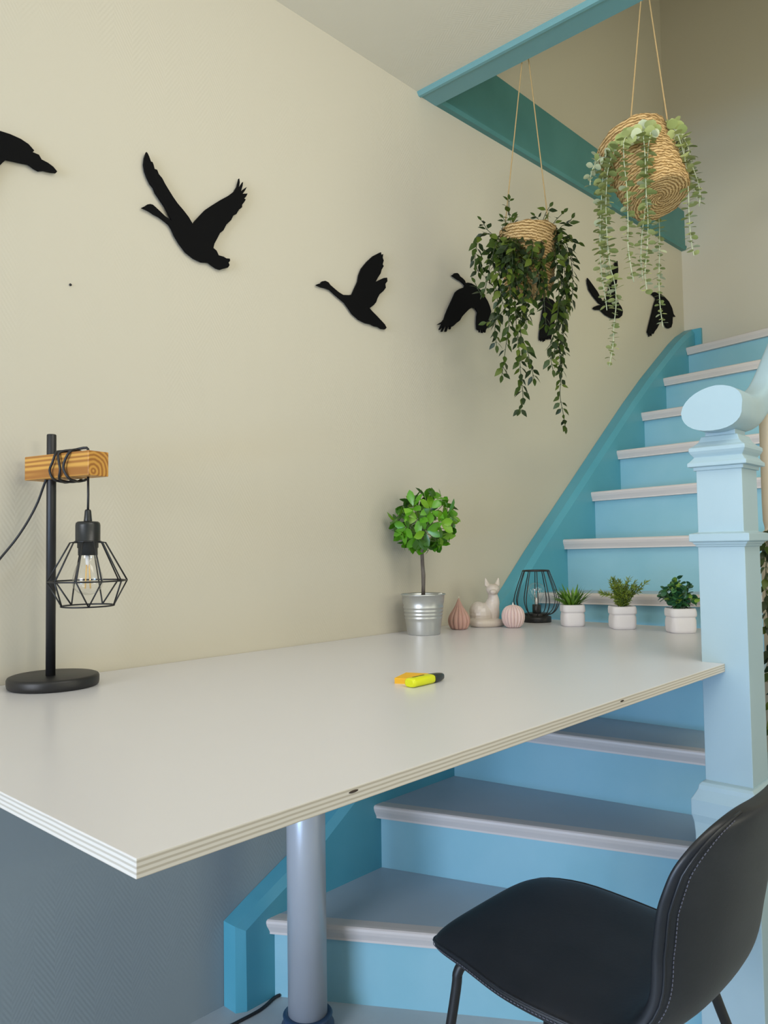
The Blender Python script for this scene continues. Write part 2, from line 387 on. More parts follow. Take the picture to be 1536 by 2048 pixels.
for n in range(1, NT+1):
    bk = back(n); A, B = Ls[n].copy(), Rs[n].copy()
    tr = MB()
    if n < NT: A2, B2 = Ls[n+1]+back(n+1)*.05, Rs[n+1]+back(n+1)*.05
    else: A2, B2 = Vector((XB-.002, SF, 0)), Vector((XB-.002, SR, 0))
    a1, b1 = A+bk*.014, B+bk*.014
    A2 = Vector((A2.x, SF, a1.z)); B2 = Vector((B2.x, SR, b1.z))
    poly = [a1, b1, B2, A2]
    tr.prism(poly, (0, 0, -.030))
    t = tr.build('tread', M['tread'], stair)
    ns = MB(); 
    ns.loft([[P+bk*(.014+d)+Vector((0, 0, z+.0006)) for d, z in NOSE] for P in (A, B)], smooth=False)
    tag(ns.build('nosing', M['nosing'], t), 'off-white rounded nosing along the front of the tread')
    # riser under this tread
    zb = 0 if n == 1 else None
    rA, rB = A+bk*.034, B+bk*.034
    lowA = 0 if n == 1 else Ls[n-1].z-.031; lowB = 0 if n == 1 else Rs[n-1].z-.031
    rA = Vector((rA.x, SF, A.z-.031)); rB = Vector((rB.x, B.y, B.z-.031))
    rs = MB(); rs.prism([Vector((rA.x, rA.y, lowA)), Vector((rB.x, rB.y, lowB)), rB, rA], bk*.016)
    rs.build('riser', M['teal'], stair)
# closed side under the steps
sp = [(1.93, .0)]
for n in range(2, NT+1): sp += [(Rs[n].x+.05, Rs[n-1].z-.032), (Rs[n].x+.05, Rs[n].z-.032)]
sp = [(1.93, .0), (1.93, Rs[1].z-.032)]+sp[1:]+[(XB-.002, Rs[NT].z-.032), (XB-.002, 0)]
b = MB(); b.prism([(x, SR, z) for x, z in sp], (0, -.025, 0)); b.build('side_panel', M['pale_teal'], stair)

# newel post: square sections stacked up
NX, NY = 1.878, -1.049
def square_stack(prof, cx=NX, cy=NY):
    b = MB(); b.loft([[Vector((cx-h, cy-h, z)), Vector((cx+h, cy-h, z)), Vector((cx+h, cy+h, z)), Vector((cx-h, cy+h, z))] for h, z in prof], smooth=False); return b
newel = square_stack([(.052, .60), (.052, 1.150), (.056, 1.151), (.056, 1.154), (.060, 1.157), (.060, 1.160), (.067, 1.163), (.067, 1.180), (.051, 1.184), (.051, 1.329)]).build('newel_post', M['pale_teal'], stair, bevel=.0025)
square_stack([(.056, 1.327), (.056, 1.335), (.066, 1.336), (.066, 1.345), (.063, 1.347), (.054, 1.358), (.060, 1.366), (.063, 1.372), (.063, 1.380), (.055, 1.385), (.046, 1.394), (.041, 1.407), (.034, 1.408), (.034, 1.420)]).build('newel_capital', M['pale_teal'], newel, bevel=.0015)
pl = MB()
pp = [(.053, .616), (.058, .610), (.060, .600), (.066, .588), (.072, .578), (.072, .545), (.068, .528), (.066, .50), (.066, 0)]
pl.loft([[Vector((NX-.02-h, NY-h-.004, z)), Vector((NX+.28+h, NY-h-.004, z)), Vector((NX+.28+h, NY+h, z)), Vector((NX-.02-h, NY+h, z))] for h, z in pp], smooth=False)
pl.build('newel_plinth', M['pale_teal'], stair, bevel=.002)
# handrail: oval easing that swells into the egg-shaped end above the capital
path = [((1.800, -1.046, 1.463), .068, .048), ((1.806, -1.046, 1.463), .0685, .0485), ((1.86, -1.046, 1.463), .068, .049), ((1.915, -1.047, 1.464), .062, .049), ((1.965, -1.054, 1.471), .048, .044), ((2.01, -1.064, 1.490), .036, .036), ((2.06, -1.074, 1.523), .030, .029), ((2.12, -1.077, 1.576), .0285, .027),
        ((2.25, -1.078, 1.693), .0285, .027), ((2.6, -1.078, 1.99), .0285, .027), ((3.2, -1.078, 2.46), .0285, .027), ((4.25, -1.078, 3.27), .0285, .027)]
pc = catmull([p[0] for p in path], 4); rings = []
for i, p in enumerate(pc):
    k = i/4; j = min(int(k), len(path)-2); t = k-j
    w = path[j][1]*(1-t)+path[j+1][1]*t; h = path[j][2]*(1-t)+path[j+1][2]*t
    tg = (pc[min(i+1, len(pc)-1)]-pc[max(i-1, 0)]).normalized(); sd = Vector((0, 1, 0)); up = tg.cross(sd)*-1
    if up.z < 0: up = -up
    ring = []
    for q in range(28):
        a = 2*PI*q/28; cx, sz = math.cos(a), math.sin(a)
        ww = w*(1.0 if sz < 0 else 1.0)
        f_ = min(1, max(0, (w-.03)/.03)); x = math.copysign(abs(cx)**(.45+.45*f_), cx)*ww; z = math.copysign(abs(sz)**(.45+.4*f_), sz)*h
        x += -.013*f_*(sz if sz > 0 else -sz*.2)
        z += .006*(w/.068)*(1-abs(cx)) if sz > 0 else 0
        ring.append(p+sd*x+up*z)
    rings.append(ring)
MB().loft(rings, smooth=True).build('handrail', M['pale_teal'], stair, bevel=.002)
# turned baluster between handrail and step
bx, by = 2.185, -1.048
bal = MB()
bal.lathe([(.0, .79), (.020, .79), (.024, .80), (.024, .825), (.019, .84), (.019, .85)], (bx, by, 0), 20)
bal.lathe([(.019, .85), (.023, .87), (.0235, 1.10), (.021, 1.14), (.021, 1.165), (.024, 1.172), (.022, 1.182), (.012, 1.190), (.012, 1.198), (.0155, 1.215), (.0165, 1.26), (.0165, 1.40), (.016, 1.60), (0, 1.60)], (bx, by, 0), 20)
bal.box((bx-.024, by-.024, .56), (bx+.024, by+.024, .795))
tag(bal.build('baluster', M['cream_wood'], stair), 'cream turned baluster behind the newel post')

# ------------------------------------------------------------------ desk
DZ = .885
desk = empty('desk', (1.28, -.231, 0), 'white laminate plywood desk fixed to the wall, on one round grey leg', 'desk')
outline = [(.355, -.002), (.365, -1.049), (1.8255, -1.049), (1.8255, -.9965), (2.05, -.9965), (2.53, -.80), (2.53, -.066), (2.30, -.066), (2.30, -.002)]
b = MB(); n = len(outline); zt, zb = DZ, DZ-.0185
vs = [(x, y, zt) for x, y in outline]+[(x, y, zb) for x, y in outline]
b.add(vs, [list(range(n)), list(range(n, 2*n))[::-1]], 0); b.add(vs, [(i, (i+1) % n, n+(i+1) % n, n+i) for i in range(n)], 1)
dt = b.build('desktop', [M['laminate'], M['plyedge']], desk, bevel=.0008)
for px, py, w in ((708, 1583, .0085), (1245, 1402, .008)):
    p = at(px, py, 'y', -1.0497); MB().ell((p.x, -1.0488, min(max(p.z, zb+.004), zt-.004)), (w, .0012, .0016), 10, 6).build('edge_knot', M['void'], dt)
lg = MB(); lg.lathe([(.0, .03), (.0475, .03), (.0475, .8655), (0, .8655)], (1.28, -.231, 0), 40); 
leg = lg.build('leg', mat('satin_grey_tube', (.50, .53, .58), .33, metal=.25, spec=.5), desk)
fl = MB(); fl.lathe([(0, 0), (.062, 0), (.064, .004), (.064, .012), (.060, .018), (.058, .030), (.060, .036), (.056, .040), (.048, .040)], (1.28, -.231, 0), 40)
tag(fl.build('foot_ring', mat('dark_blue_plastic', (.02, .05, .11), .4), leg), 'dark blue foot ring')
fp = MB(); fp.lathe([(0, .8600), (.075, .8600), (.075, .8664), (0, .8664)], (1.28, -.231, 0), 32); fp.build('mounting_plate', M['black_metal'], desk)

# ------------------------------------------------------------------ wooden birds on the wall
B_ = {}
Z0 = lambda L: [(x/1.92, y/1.92) for x, y in L]
Z1 = lambda L: [(860+x/3.012, 500+y/3.012) for x, y in L]
birds = [
 (Z0([(0,502),(40,515),(80,533),(110,553),(132,578),(126,584),(150,594),(160,612),(185,625),(205,640),(220,658),(216,663),(195,660),(170,654),(150,656),(130,645),(110,630),(80,624),(50,617),(25,612),(10,625),(0,635),(-30,670),(-70,740),(-120,800),(-150,840),(-156,820),(-150,780),(-130,690),(-110,610),(-150,570),(-200,535),(-250,520),(-285,514),(-270,500),(-240,494),(-180,505),(-120,494),(-60,490)]), 'black bird cut-out cropped by the left edge, only its tail end in view'),
 (Z0([(563,583),(567,588),(573,600),(580,620),(586,622),(590,632),(594,648),(604,652),(610,668),(624,685),(634,705),(648,728),(666,757),(682,780),(705,807),(725,833),(741,860),(752,845),(768,828),(790,805),(815,788),(850,766),(880,750),(900,735),(912,715),(919,685),(921,700),(917,722),(925,712),(934,698),(932,712),(926,735),(938,725),(948,718),(942,730),(932,744),(951,743),(945,755),(938,762),(944,766),(938,776),(930,786),(930,796),(918,805),(908,822),(896,828),(888,845),(870,862),(858,885),(845,895),(835,915),(824,935),(820,952),(832,962),(840,980),(858,985),(870,992),(883,993),(884,1002),(878,1008),(882,1018),(876,1027),(862,1030),(848,1035),(832,1030),(815,1018),(803,1008),(775,1006),(745,992),(715,968),(690,935),(672,905),(660,878),(650,862),(632,847),(612,832),(592,822),(578,812),(562,804),(545,797),(558,791),(566,785),(577,783),(588,786),(598,795),(612,808),(635,830),(661,848),(650,825),(635,795),(615,765),(598,740),(590,720),(578,705),(566,680),(557,655),(553,630),(556,605)]), 'large black flying goose cut-out with both wings raised in a wide V'),
 (Z0([(1463,968),(1466,980),(1472,975),(1470,990),(1474,1000),(1470,1015),(1474,1022),(1466,1035),(1462,1050),(1452,1065),(1443,1082),(1460,1074),(1475,1067),(1487,1066),(1488,1080),(1480,1090),(1482,1105),(1472,1118),(1458,1130),(1450,1145),(1445,1160),(1435,1172),(1420,1183),(1430,1195),(1445,1210),(1462,1228),(1478,1245),(1485,1258),(1480,1264),(1465,1262),(1455,1255),(1440,1252),(1425,1244),(1405,1240),(1380,1227),(1355,1205),(1338,1180),(1325,1162),(1305,1145),(1285,1128),(1268,1112),(1252,1106),(1235,1102),(1215,1094),(1222,1090),(1232,1088),(1238,1080),(1250,1078),(1262,1084),(1270,1095),(1285,1108),(1302,1122),(1318,1132),(1340,1133),(1353,1131),(1362,1110),(1376,1080),(1380,1055),(1390,1030),(1410,1005),(1435,982),(1455,972)]), 'black duck cut-out with folded-up wings, midway between the big goose and the ivy basket'),
 (Z1([(133,152),(142,148),(150,139),(165,138),(175,145),(182,158),(198,170),(212,185),(216,198),(228,196),(250,200),(275,215),(300,235),(318,250),(335,285),(350,310),(362,340),(370,370),(362,400),(360,430),(355,455),(345,470),(338,480),(335,497),(328,492),(328,480),(322,480),(320,499),(312,495),(314,478),(306,478),(300,496),(296,475),(292,482),(285,476),(283,440),(285,400),(290,375),(275,350),(255,345),(235,358),(215,378),(195,400),(180,425),(160,440),(150,450),(138,460),(130,455),(125,477),(118,475),(120,455),(112,460),(100,492),(92,490),(102,460),(92,460),(76,492),(70,490),(85,452),(62,480),(58,477),(75,445),(48,450),(52,445),(75,432),(88,415),(95,392),(112,350),(135,300),(155,255),(168,242),(185,232),(208,224),(214,212),(200,198),(185,185),(170,178),(155,168),(140,158)]), 'black goose cut-out with drooping fingered wings, left of the dark ivy basket'),
 (Z1([(612,248),(622,252),(650,270),(700,283),(740,300),(765,330),(785,370),(795,400),(778,395),(760,385),(752,430),(745,480),(735,515),(728,540),(722,518),(715,540),(710,515),(705,540),(700,525),(693,548),(690,525),(685,553),(680,530),(672,550),(668,530),(662,545),(664,500),(672,440),(680,380),(690,330),(685,310),(660,292),(635,275)]), 'black goose cut-out with lowered wing, mostly hidden behind the dark ivy strands'),
 (Z1([(950,168),(960,180),(985,215),(1010,250),(1025,280),(1040,305),(1056,300),(1075,260),(1090,180),(1105,110),(1118,75),(1130,65),(1135,120),(1128,180),(1120,240),(1125,300),(1155,345),(1163,370),(1158,395),(1140,410),(1100,412),(1060,390),(1030,360),(1000,360),(985,352),(993,341),(1015,332),(1040,330),(1020,318),(985,275),(962,240),(952,200)]), 'small black bird cut-out with raised wings, behind the left pale green eucalyptus strands'),
 (Z1([(1330,260),(1340,255),(1355,253),(1385,262),(1410,278),(1440,310),(1460,350),(1468,385),(1480,402),(1463,402),(1462,440),(1455,465),(1440,472),(1425,465),(1415,440),(1400,420),(1385,440),(1370,470),(1355,490),(1348,505),(1338,500),(1335,518),(1328,505),(1322,522),(1318,500),(1312,495),(1325,440),(1340,380),(1352,330),(1365,290),(1350,275)]), 'small black bird cut-out with lowered wings, nearest the corner above the stair stringer'),
]
for pts, lab in birds:
    b = MB(); q = [at(x, y, 'y', -.012) for x, y in pts]
    b.prism([(p.x, -.012, p.z) for p in q], (0, .006, 0)); o = b.build('wall_bird', M['bird'])
    # two small spacers hold it off the wall
    c = sum((Vector((p.x, 0, p.z)) for p in q), Vector())/len(q)
    tag(o, lab, 'wall decoration', 'flying bird cut-outs along the wall')
b = MB(); p = at(140, 570, 'y', 0); b.lathe([(0, -.012), (.0012, -.012), (.0012, .0), (.003, .0), (.003, .001), (0, .0012)], (0, 0, 0), 10, T=Matrix.Translation((p.x, -.002, p.z)) @ Matrix.Rotation(PI/2, 4, 'X'))
tag(b.build('nail', M['black_metal']), 'tiny dark nail in the bare cream wall below the birds', 'nail')

# ------------------------------------------------------------------ lamp on the desk
LB = Vector((.715, -.098, DZ))
lamp = empty('desk_lamp', LB, 'black desk lamp with wooden arm and wire cage shade at the left desk end', 'lamp')
b = MB(); b.lathe([(0, 0), (.084, 0), (.088, .003), (.089, .008), (.089, .018), (.087, .022), (.083, .0235), (0, .0235)], LB, 48); b.build('base', M['black_metal'], lamp)
PX, PY = LB.x-.008, LB.y-.004
b = MB(); b.lathe([(0, .02), (.0095, .02), (.0095, .517), (.0085, .519), (0, .519)], (PX, PY, DZ), 20); b.build('pole', M['black_metal'], lamp)
# arm: a square block, pole passing through it
AX = Vector((.225, -.974, 0)).normalized(); AS = Vector((-AX.y, AX.x, 0))
ac = Vector((PX, PY, DZ+.449))
TA = Matrix.Translation(ac) @ Matrix(((AS.x, AX.x, 0, 0), (AS.y, AX.y, 0, 0), (0, 0, 1, 0), (0, 0, 0, 1)))
me = bpy.data.meshes.new('arm'); bm = bmesh.new(); bmesh.ops.create_cube(bm, size=1, matrix=Matrix.Translation((0, .045, 0)) @ Matrix.Diagonal((.049, .196, .049, 1))); bm.to_mesh(me); bm.free(); me.materials.append(M['wood'])
arm = bpy.data.objects.new('arm', me); COL.objects.link(arm); arm.parent = lamp; arm.matrix_local = Matrix.Translation(-LB) @ TA
bv = arm.modifiers.new('bevel', 'BEVEL'); bv.width = .0015; bv.segments = 2
tag(arm, 'square honey-coloured wooden arm')
SH = ac+AX*.112      # where the shade hangs
sx, sy = SH.x, SH.y
# cable: from the socket up through the arm, wound round it, then off along the wall
def wrap(u, k):     # point round the arm's square section (rounded)
    a = k; c, s_ = math.cos(a), math.sin(a); m_ = max(abs(c), abs(s_)); r = .0285
    e = .55
    x = c*(r/m_*e+r*1.25*(1-e)); z = s_*(r/m_*e+r*1.25*(1-e))
    return TA @ Vector((x, u, z))
cb = MB()
cb.tube([(sx, sy, ac.z-.02), (sx+.0005, sy, ac.z-.06), (sx, sy, ac.z-.092)], .0024, 8)
turns = [wrap(.088-.062*k/(3*24)+.006*math.sin(k*.9), PI*.6+2*PI*k/24) for k in range(3*24+1)]
st = [SH+Vector((0, 0, .024)), SH+Vector((0, 0, .034))-AX*.004]
cb.tube(catmull(st+turns[::2], 3), .0026, 8)
tail = [turns[-1], TA @ Vector((-.012, -.004, -.03)), Vector((.668, -.085, 1.285)), Vector((.645, -.055, 1.20)), Vector((.61, -.025, 1.115)), Vector((.54, -.014, 1.03)), Vector((.43, -.012, .975)), Vector((.33, -.012, .90)), Vector((.30, -.012, .70)), Vector((.29, -.014, .3)), Vector((.29, -.03, .006))]
tail[2] = at(72, 1012, 'y', -.075); tail[3] = at(42, 1064, 'y', -.055); tail[4] = at(2, 1115, 'y', -.03)
cb.tube(catmull(tail, 6), .0024, 8); cb.build('cable', M['cable'], lamp)
sz = ac.z
b = MB(); b.lathe([(0, -.090), (.0048, -.090), (.0062, -.093), (.0075, -.108), (.008, -.112), (.008, -.115), (0, -.115)], (sx, sy, sz), 20); b.build('cable_grip', M['black_plastic'], lamp)
b = MB(); b.lathe([(0, -.114), (.019, -.114), (.0225, -.1165), (.0235, -.121), (.0235, -.152), (.0245, -.153), (.0245, -.156), (.020, -.157), (.020, -.166), (.0185, -.167), (.0185, -.181), (0, -.181)], (sx, sy, sz), 28); sock = b.build('socket', M['black_plastic'], lamp)
def rg(r, z, n, ph=0): return [Vector((sx+r*math.cos(2*PI*i/n+ph), sy+r*math.sin(2*PI*i/n+ph), sz+z)) for i in range(n)]
cage = MB(); NW = 10; wr = .0016
ZT, ZM, ZB = -.156, -.232, -.281
top = rg(.033, ZT, NW, .2); mid = rg(.0745, ZM, NW, .2); bot = rg(.050, ZB, NW//2, .2+PI/NW)
cage.tube(rg(.0245, ZT+.002, 32), .0016, 6, closed=True)
cage.tube(mid, wr, 6, closed=True); cage.tube(rg(.050, ZB, 40), wr, 6, closed=True)
for i in range(NW):
    a = 2*PI*i/NW+.2; inn = Vector((sx+.0235*math.cos(a), sy+.0235*math.sin(a), sz+ZT+.001))
    cage.tube([inn, top[i], mid[i]], wr, 6)
    cage.tube([mid[i], bot[i//2 % (NW//2)]], wr, 6)
cage.build('cage_shade', M['black_metal'], lamp)
def bulb(c, h, r, parent, up=1, neck=.012):
    """glass bulb; c = neck centre, up=-1 hangs down"""
    prof = [(neck, 0), (neck*1.05, .12*h), (neck*1.5, .28*h), (r*.93, .48*h), (r, .64*h), (r*.93, .80*h), (r*.6, .94*h), (r*.25, .99*h), (0, h)]
    P = catmull([(a, 0, z) for a, z in prof], 4)
    b = MB(); b.lathe([(max(p.x, 0), up*p.z) for p in P], c, 28)
    g = b.build('bulb', M['glass'], parent)
    f = MB()
    f.lathe([(.0, 0), (.0045, up*.002), (.0042, up*.2*h), (.0028, up*.30*h), (0, up*.31*h)], c, 12)
    f.build('glass_stem', M['wick'], g)
    return g
g = bulb(Vector((sx, sy, sz-.180)), .080, .029, lamp, -1, .0145)
for k in range(4):
    a = k*PI/2+.4; f = MB()
    f.tube([(sx+.0035*math.cos(a), sy+.0035*math.sin(a), sz-.200), (sx+.007*math.cos(a), sy+.007*math.sin(a), sz-.247)], .0011, 6)
    f.build('filament', M['filament'], g)

# ------------------------------------------------------------------ cable on the floor
b = MB(); pts = [at(400, 2085, 'z', .004), at(470, 2047, 'z', .004), at(520, 2020, 'z', .004), at(548, 1996, 'z', .004), at(560, 1990, 'z', .005)]
b.tube(catmull([Vector((.5, -.2, .004)), Vector((.8, -.16, .004))]+pts, 6), .004, 8)
tag(b.build('power_cable', M['cable']), 'black power cable lying on the grey floor beside the stair foot', 'cable')

# ------------------------------------------------------------------ leaves
def leaf(b, base, d, nrm, L, w, mi=0, fold=.18, tipk=1.0, droop=.15, rows=((0, 0), (.25, .8), (.5, 1.0), (.75, .66), (1, 0))):
    """one leaf blade: base point, direction, face normal"""
    d = d.normalized(); s = d.cross(nrm)
    if s.length < 1e-4: s = d.cross(Vector((.3, .5, .8)))
    s.normalize(); n = s.cross(d)
    vs = []; fs = []; last = None
    for t, k in rows:
        c = base+d*(L*t)-n*(droop*L*t*t)
        if k == 0: idx = [len(vs)]; vs.append(c)
        else:
            idx = [len(vs), len(vs)+1, len(vs)+2]
            vs += [c-s*(w*k*.5)+n*(fold*w*k*.5), c, c+s*(w*k*.5)+n*(fold*w*k*.5)]
        if last:
            if len(last) == 1 and len(idx) == 3: fs += [(last[0], idx[0], idx[1]), (last[0], idx[1], idx[2])]
            elif len(last) == 3 and len(idx) == 3: fs += [(last[0], idx[0], idx[1], last[1]), (last[1], idx[1], idx[2], last[2])]
            elif len(last) == 3: fs += [(last[0], idx[0], last[1]), (last[1], idx[0], last[2])]
        last = idx
    b.add(vs, fs, mi, True)
ROUND = ((0, 0), (.12, .62), (.35, .97), (.62, 1.0), (.86, .68), (1, 0))
def rv(): return Vector((random.uniform(-1, 1), random.uniform(-1, 1), random.uniform(-1, 1)))
def build_leafy(b, name, kind, parent, **kw):
    o = b.build(name, LEAF[kind]+[STEM.get(kind, STEM['box'])], parent, weld=False); return o

# ------------------------------------------------------------------ topiary in a zinc pot
zp = Vector((1.888, -.106, DZ))
top = empty('topiary_tree', zp, 'small bright green topiary ball tree in a ribbed zinc pot', 'plant')
b = MB(); prof = [(.0, .0), (.051, 0), (.052, .003)]
for z in (.02, .04): prof.append((.052+.0155*z/.125, z))
for k in range(4):
    z = .048+k*.011; r = .052+.0155*z/.125
    prof += [(r, z), (r+.0018, z+.003), (r+.0018, z+.006), (r, z+.009)]
prof += [(.0655, .10), (.067, .122), (.0705, .1235), (.0705, .127), (.067, .127), (.0655, .124), (.064, .108), (0, .108)]
b.lathe(prof, zp, 48); pot = b.build('zinc_pot', M['zinc'], top)
b = MB(); b.lathe([(.064, .109), (.05, .112), (.03, .110), (0, .114)], zp, 24); b.build('soil', M['soil'], top)
b = MB(); b.tube([zp+Vector(p) for p in ((0, 0, .108), (.002, 0, .15), (.004, .001, .185), (.0, 0, .215), (-.002, 0, .25), (-.002, 0, .31), (-.002, 0, .34))], [.0065, .006, .0068, .006, .0058, .005, .004], 10); b.build('trunk', M['bark'], top)
b = MB(); q = zp+Vector((-.002, -.055, .121)); b.prism([(q.x+.010, q.y, q.z-.012), (q.x+.030, q.y-.002, q.z-.012), (q.x+.032, q.y-.002, q.z+.003), (q.x+.026, q.y, q.z+.009), (q.x+.012, q.y, q.z+.007)], (0, .002, 0)); b.build('plant_tag', M['white_tag'], top)
fc = zp+Vector((0, .0, .345)); b = MB(); rnd = random.Random(3)
clusters = []
for i in range(30):
    t = (i+.5)/30; ph = i*2.39996; z = 1-2*t; r = math.sqrt(1-z*z)
    d = Vector((r*math.cos(ph), r*math.sin(ph), z))
    stretch = 1+.30*max(0, d.dot(CR)*.9+d.z*.35) 
    if z < -.55: stretch *= .9
    tip = fc+d*.077*stretch+Vector((0, 0, .004)); clusters.append((d, tip))
    b.tube([fc+Vector((0, 0, -.03)), fc+d*.04, tip], .0012, 5, 3)
    nl = rnd.choice((5, 6, 6, 7))
    for k in range(nl):
        a = 2*PI*k/nl+rnd.random()*.6; s1 = d.cross(Vector((0, 0, 1)) if abs(d.z) < .9 else Vector((1, 0, 0))).normalized(); s2 = d.cross(s1)
        out = (s1*math.cos(a)+s2*math.sin(a))
        dr = (out*.85+d*rnd.uniform(.1, .95)+Vector((0, 0, -.08))).normalized()
        leaf(b, tip-d*rnd.uniform(0, .012)+out*.004, dr, d+out*.1+rv()*.15, rnd.uniform(.040, .056), rnd.uniform(.021, .029), rnd.choice((0, 0, 0, 1, 1, 2)), .2, droop=.12, rows=((0, 0), (.2, .55), (.5, 1.0), (.78, .78), (1, 0)))
build_leafy(b, 'foliage', 'ficus', top)

# ------------------------------------------------------------------ candles
def fluted(name, prof, c, n, depth, m, label, sharp=.6):
    root = empty(name, c, label, 'candle'); b = MB(); seg = n*8; rings = []
    P = catmull([(r, 0, z) for r, z in prof], 3)
    for p in P:
        ring = []
        for i in range(seg):
            a = 2*PI*i/seg; k = abs(math.sin(a*n/2)); k = k**sharp
            r = max(p.x, .0004)*(1-depth*(1-k)); ring.append(c+Vector((r*math.cos(a), r*math.sin(a), p.z)))
        rings.append(ring)
    b.loft(rings, smooth=True); b.build('wax_body', m, root); return root
ca = Vector((2.066, -.110, DZ))
r = fluted('drop_candle', [(.020, 0), (.029, .004), (.0355, .018), (.037, .032), (.033, .046), (.024, .060), (.015, .074), (.008, .088), (.0035, .099), (.001, .103)], ca, 12, .24, M['blush'], 'dusty pink drop-shaped fluted candle between the zinc pot and the cat', .42)
b = MB(); b.tube([ca+Vector((0, 0, .100)), ca+Vector((.001, 0, .108))], .0008, 6); b.build('wick', M['wick'], r)
cb2 = Vector((2.212, -.226, DZ))
r = fluted('round_candle', [(.016, 0), (.026, .004), (.0355, .018), (.039, .036), (.036, .054), (.026, .068), (.012, .0745), (.004, .0755)], cb2, 18, .22, M['pale_pink'], 'pale pink round fluted candle in front of the wire lantern', .4)
b = MB(); b.lathe([(.004, .0745), (.0016, .080), (.0008, .084), (0, .0845)], cb2, 8); b.build('wick', M['wick'], r)

# ------------------------------------------------------------------ cat figurine (one continuous remeshed body)
cc = Vector((2.197, -.128, DZ))
def cat():
    # local: X = picture right, Y = away from the viewer, Z up; turned towards the room afterwards
    b = MB(); E = b.ell
    E((-.012, .006, .040), (.047, .036, .042))          # haunches and body
    E((-.026, .008, .050), (.032, .033, .036))
    E((.018, .000, .050), (.028, .027, .050))           # chest
    E((.026, -.002, .080), (.020, .020, .038))
    b.tube([Vector((.020, .002, .075)), Vector((.024, 0, .100)), Vector((.024, -.002, .122))], [.022, .0165, .0165], 14)
    E((.022, -.006, .127), (.0235, .022, .0205))        # head
    E((.016, -.026, .120), (.0115, .010, .009))         # muzzle
    E((.015, -.034, .122), (.004, .003, .003))
    for s in (-1, 1):                                    # ears
        q = Vector((.022+s*.0165, -.002, .138))
        b.loft([[q+Vector((.0115*math.cos(t)*(1-k**1.4), .0065*math.sin(t)*(1-k**1.6), 0))+Vector((s*.008*k, .002*k, .033*k)) for t in [2*PI*i/12 for i in range(12)]] for k in (0, .3, .55, .75, .9, .97)])
    b.tube(catmull([Vector((-.045, .012, .016)), Vector((-.052, -.014, .015)), Vector((-.025, -.034, .0145)), Vector((.012, -.034, .014)), Vector((.036, -.024, .013)), Vector((.044, -.018, .012))], 5), [.012+.004*math.sin(PI*i/25) for i in range(26)], 12)  # tail laid round the front
    E((.038, -.022, .013), (.014, .012, .012))
    for x in (.050, ): E((x, -.016, .007), (.010, .010, .0065))   # paws
    E((.030, -.006, .012), (.020, .022, .012))
    return b
b = cat(); ang = math.radians(-36)
Tc = Matrix.Translation(cc) @ Matrix.Rotation(ang, 4, 'Z') @ Matrix.Diagonal((1.0, 1.0, .985, 1))
b.v = [Tc @ p for p in b.v]
for p in b.v: p.z = max(p.z, DZ+.0002)
o = b.build('cat_figurine', M['cat'], weld=False); tag(o, 'glazed beige ceramic cat figurine sitting between the two pink candles', 'figurine')
rm = o.modifiers.new('remesh', 'REMESH'); rm.mode = 'VOXEL'; rm.voxel_size = .0016; rm.use_smooth_shade = True
smo = o.modifiers.new('smooth', 'SMOOTH'); smo.iterations = 4; smo.factor = .5

# ------------------------------------------------------------------ wire lantern
lc = Vector((2.425, -.185, DZ))
lan = empty('wire_lantern', lc, 'black wire table lantern with clear bulb, in front of the stair stringer', 'lantern')
b = MB(); b.lathe([(0, 0), (.050, 0), (.051, .002), (.051, .018), (.049, .020), (.041, .0205), (.041, .030), (.039, .032), (0, .032)], lc, 40); b.build('base', M['black_metal'], lan)
b = MB(); b.lathe([(0, .031), (.015, .031), (.0155, .033), (.0155, .060), (.014, .062), (0, .062)], lc, 20); b.build('socket', M['black_plastic'], lan)
b = MB(); NWI = 12
for i in range(NWI):
    a = 2*PI*i/NWI+.1
    pf = catmull([(.040, 0, .028), (.055, 0, .030), (.070, 0, .045), (.0795, 0, .068), (.078, 0, .090), (.066, 0, .130), (.0465, 0, .183)], 4)
    b.tube([lc+Vector((p.x*math.cos(a), p.x*math.sin(a), p.z)) for p in pf], .0017, 6)
b.tube([lc+Vector((.0465*math.cos(2*PI*i/40), .0465*math.sin(2*PI*i/40), .183)) for i in range(40)], .0026, 6, closed=True)
b.build('wire_cage', M['black_metal'], lan)
g = bulb(lc+Vector((0, 0, .061)), .080, .031, lan, 1, .0135)
for k in range(6):
    a = k*PI/3; f = MB(); p0 = lc+Vector((0, 0, .085))
    f.tube([p0+Vector((.003*math.cos(a), .003*math.sin(a), 0)), p0+Vector((.015*math.cos(a), .015*math.sin(a), .018)), p0+Vector((.013*math.cos(a+.5), .013*math.sin(a+.5), .034)), p0+Vector((.003*math.cos(a+.5), .003*math.sin(a+.5), .026))], .0006, 5)
    f.build('filament', M['wick'], g)

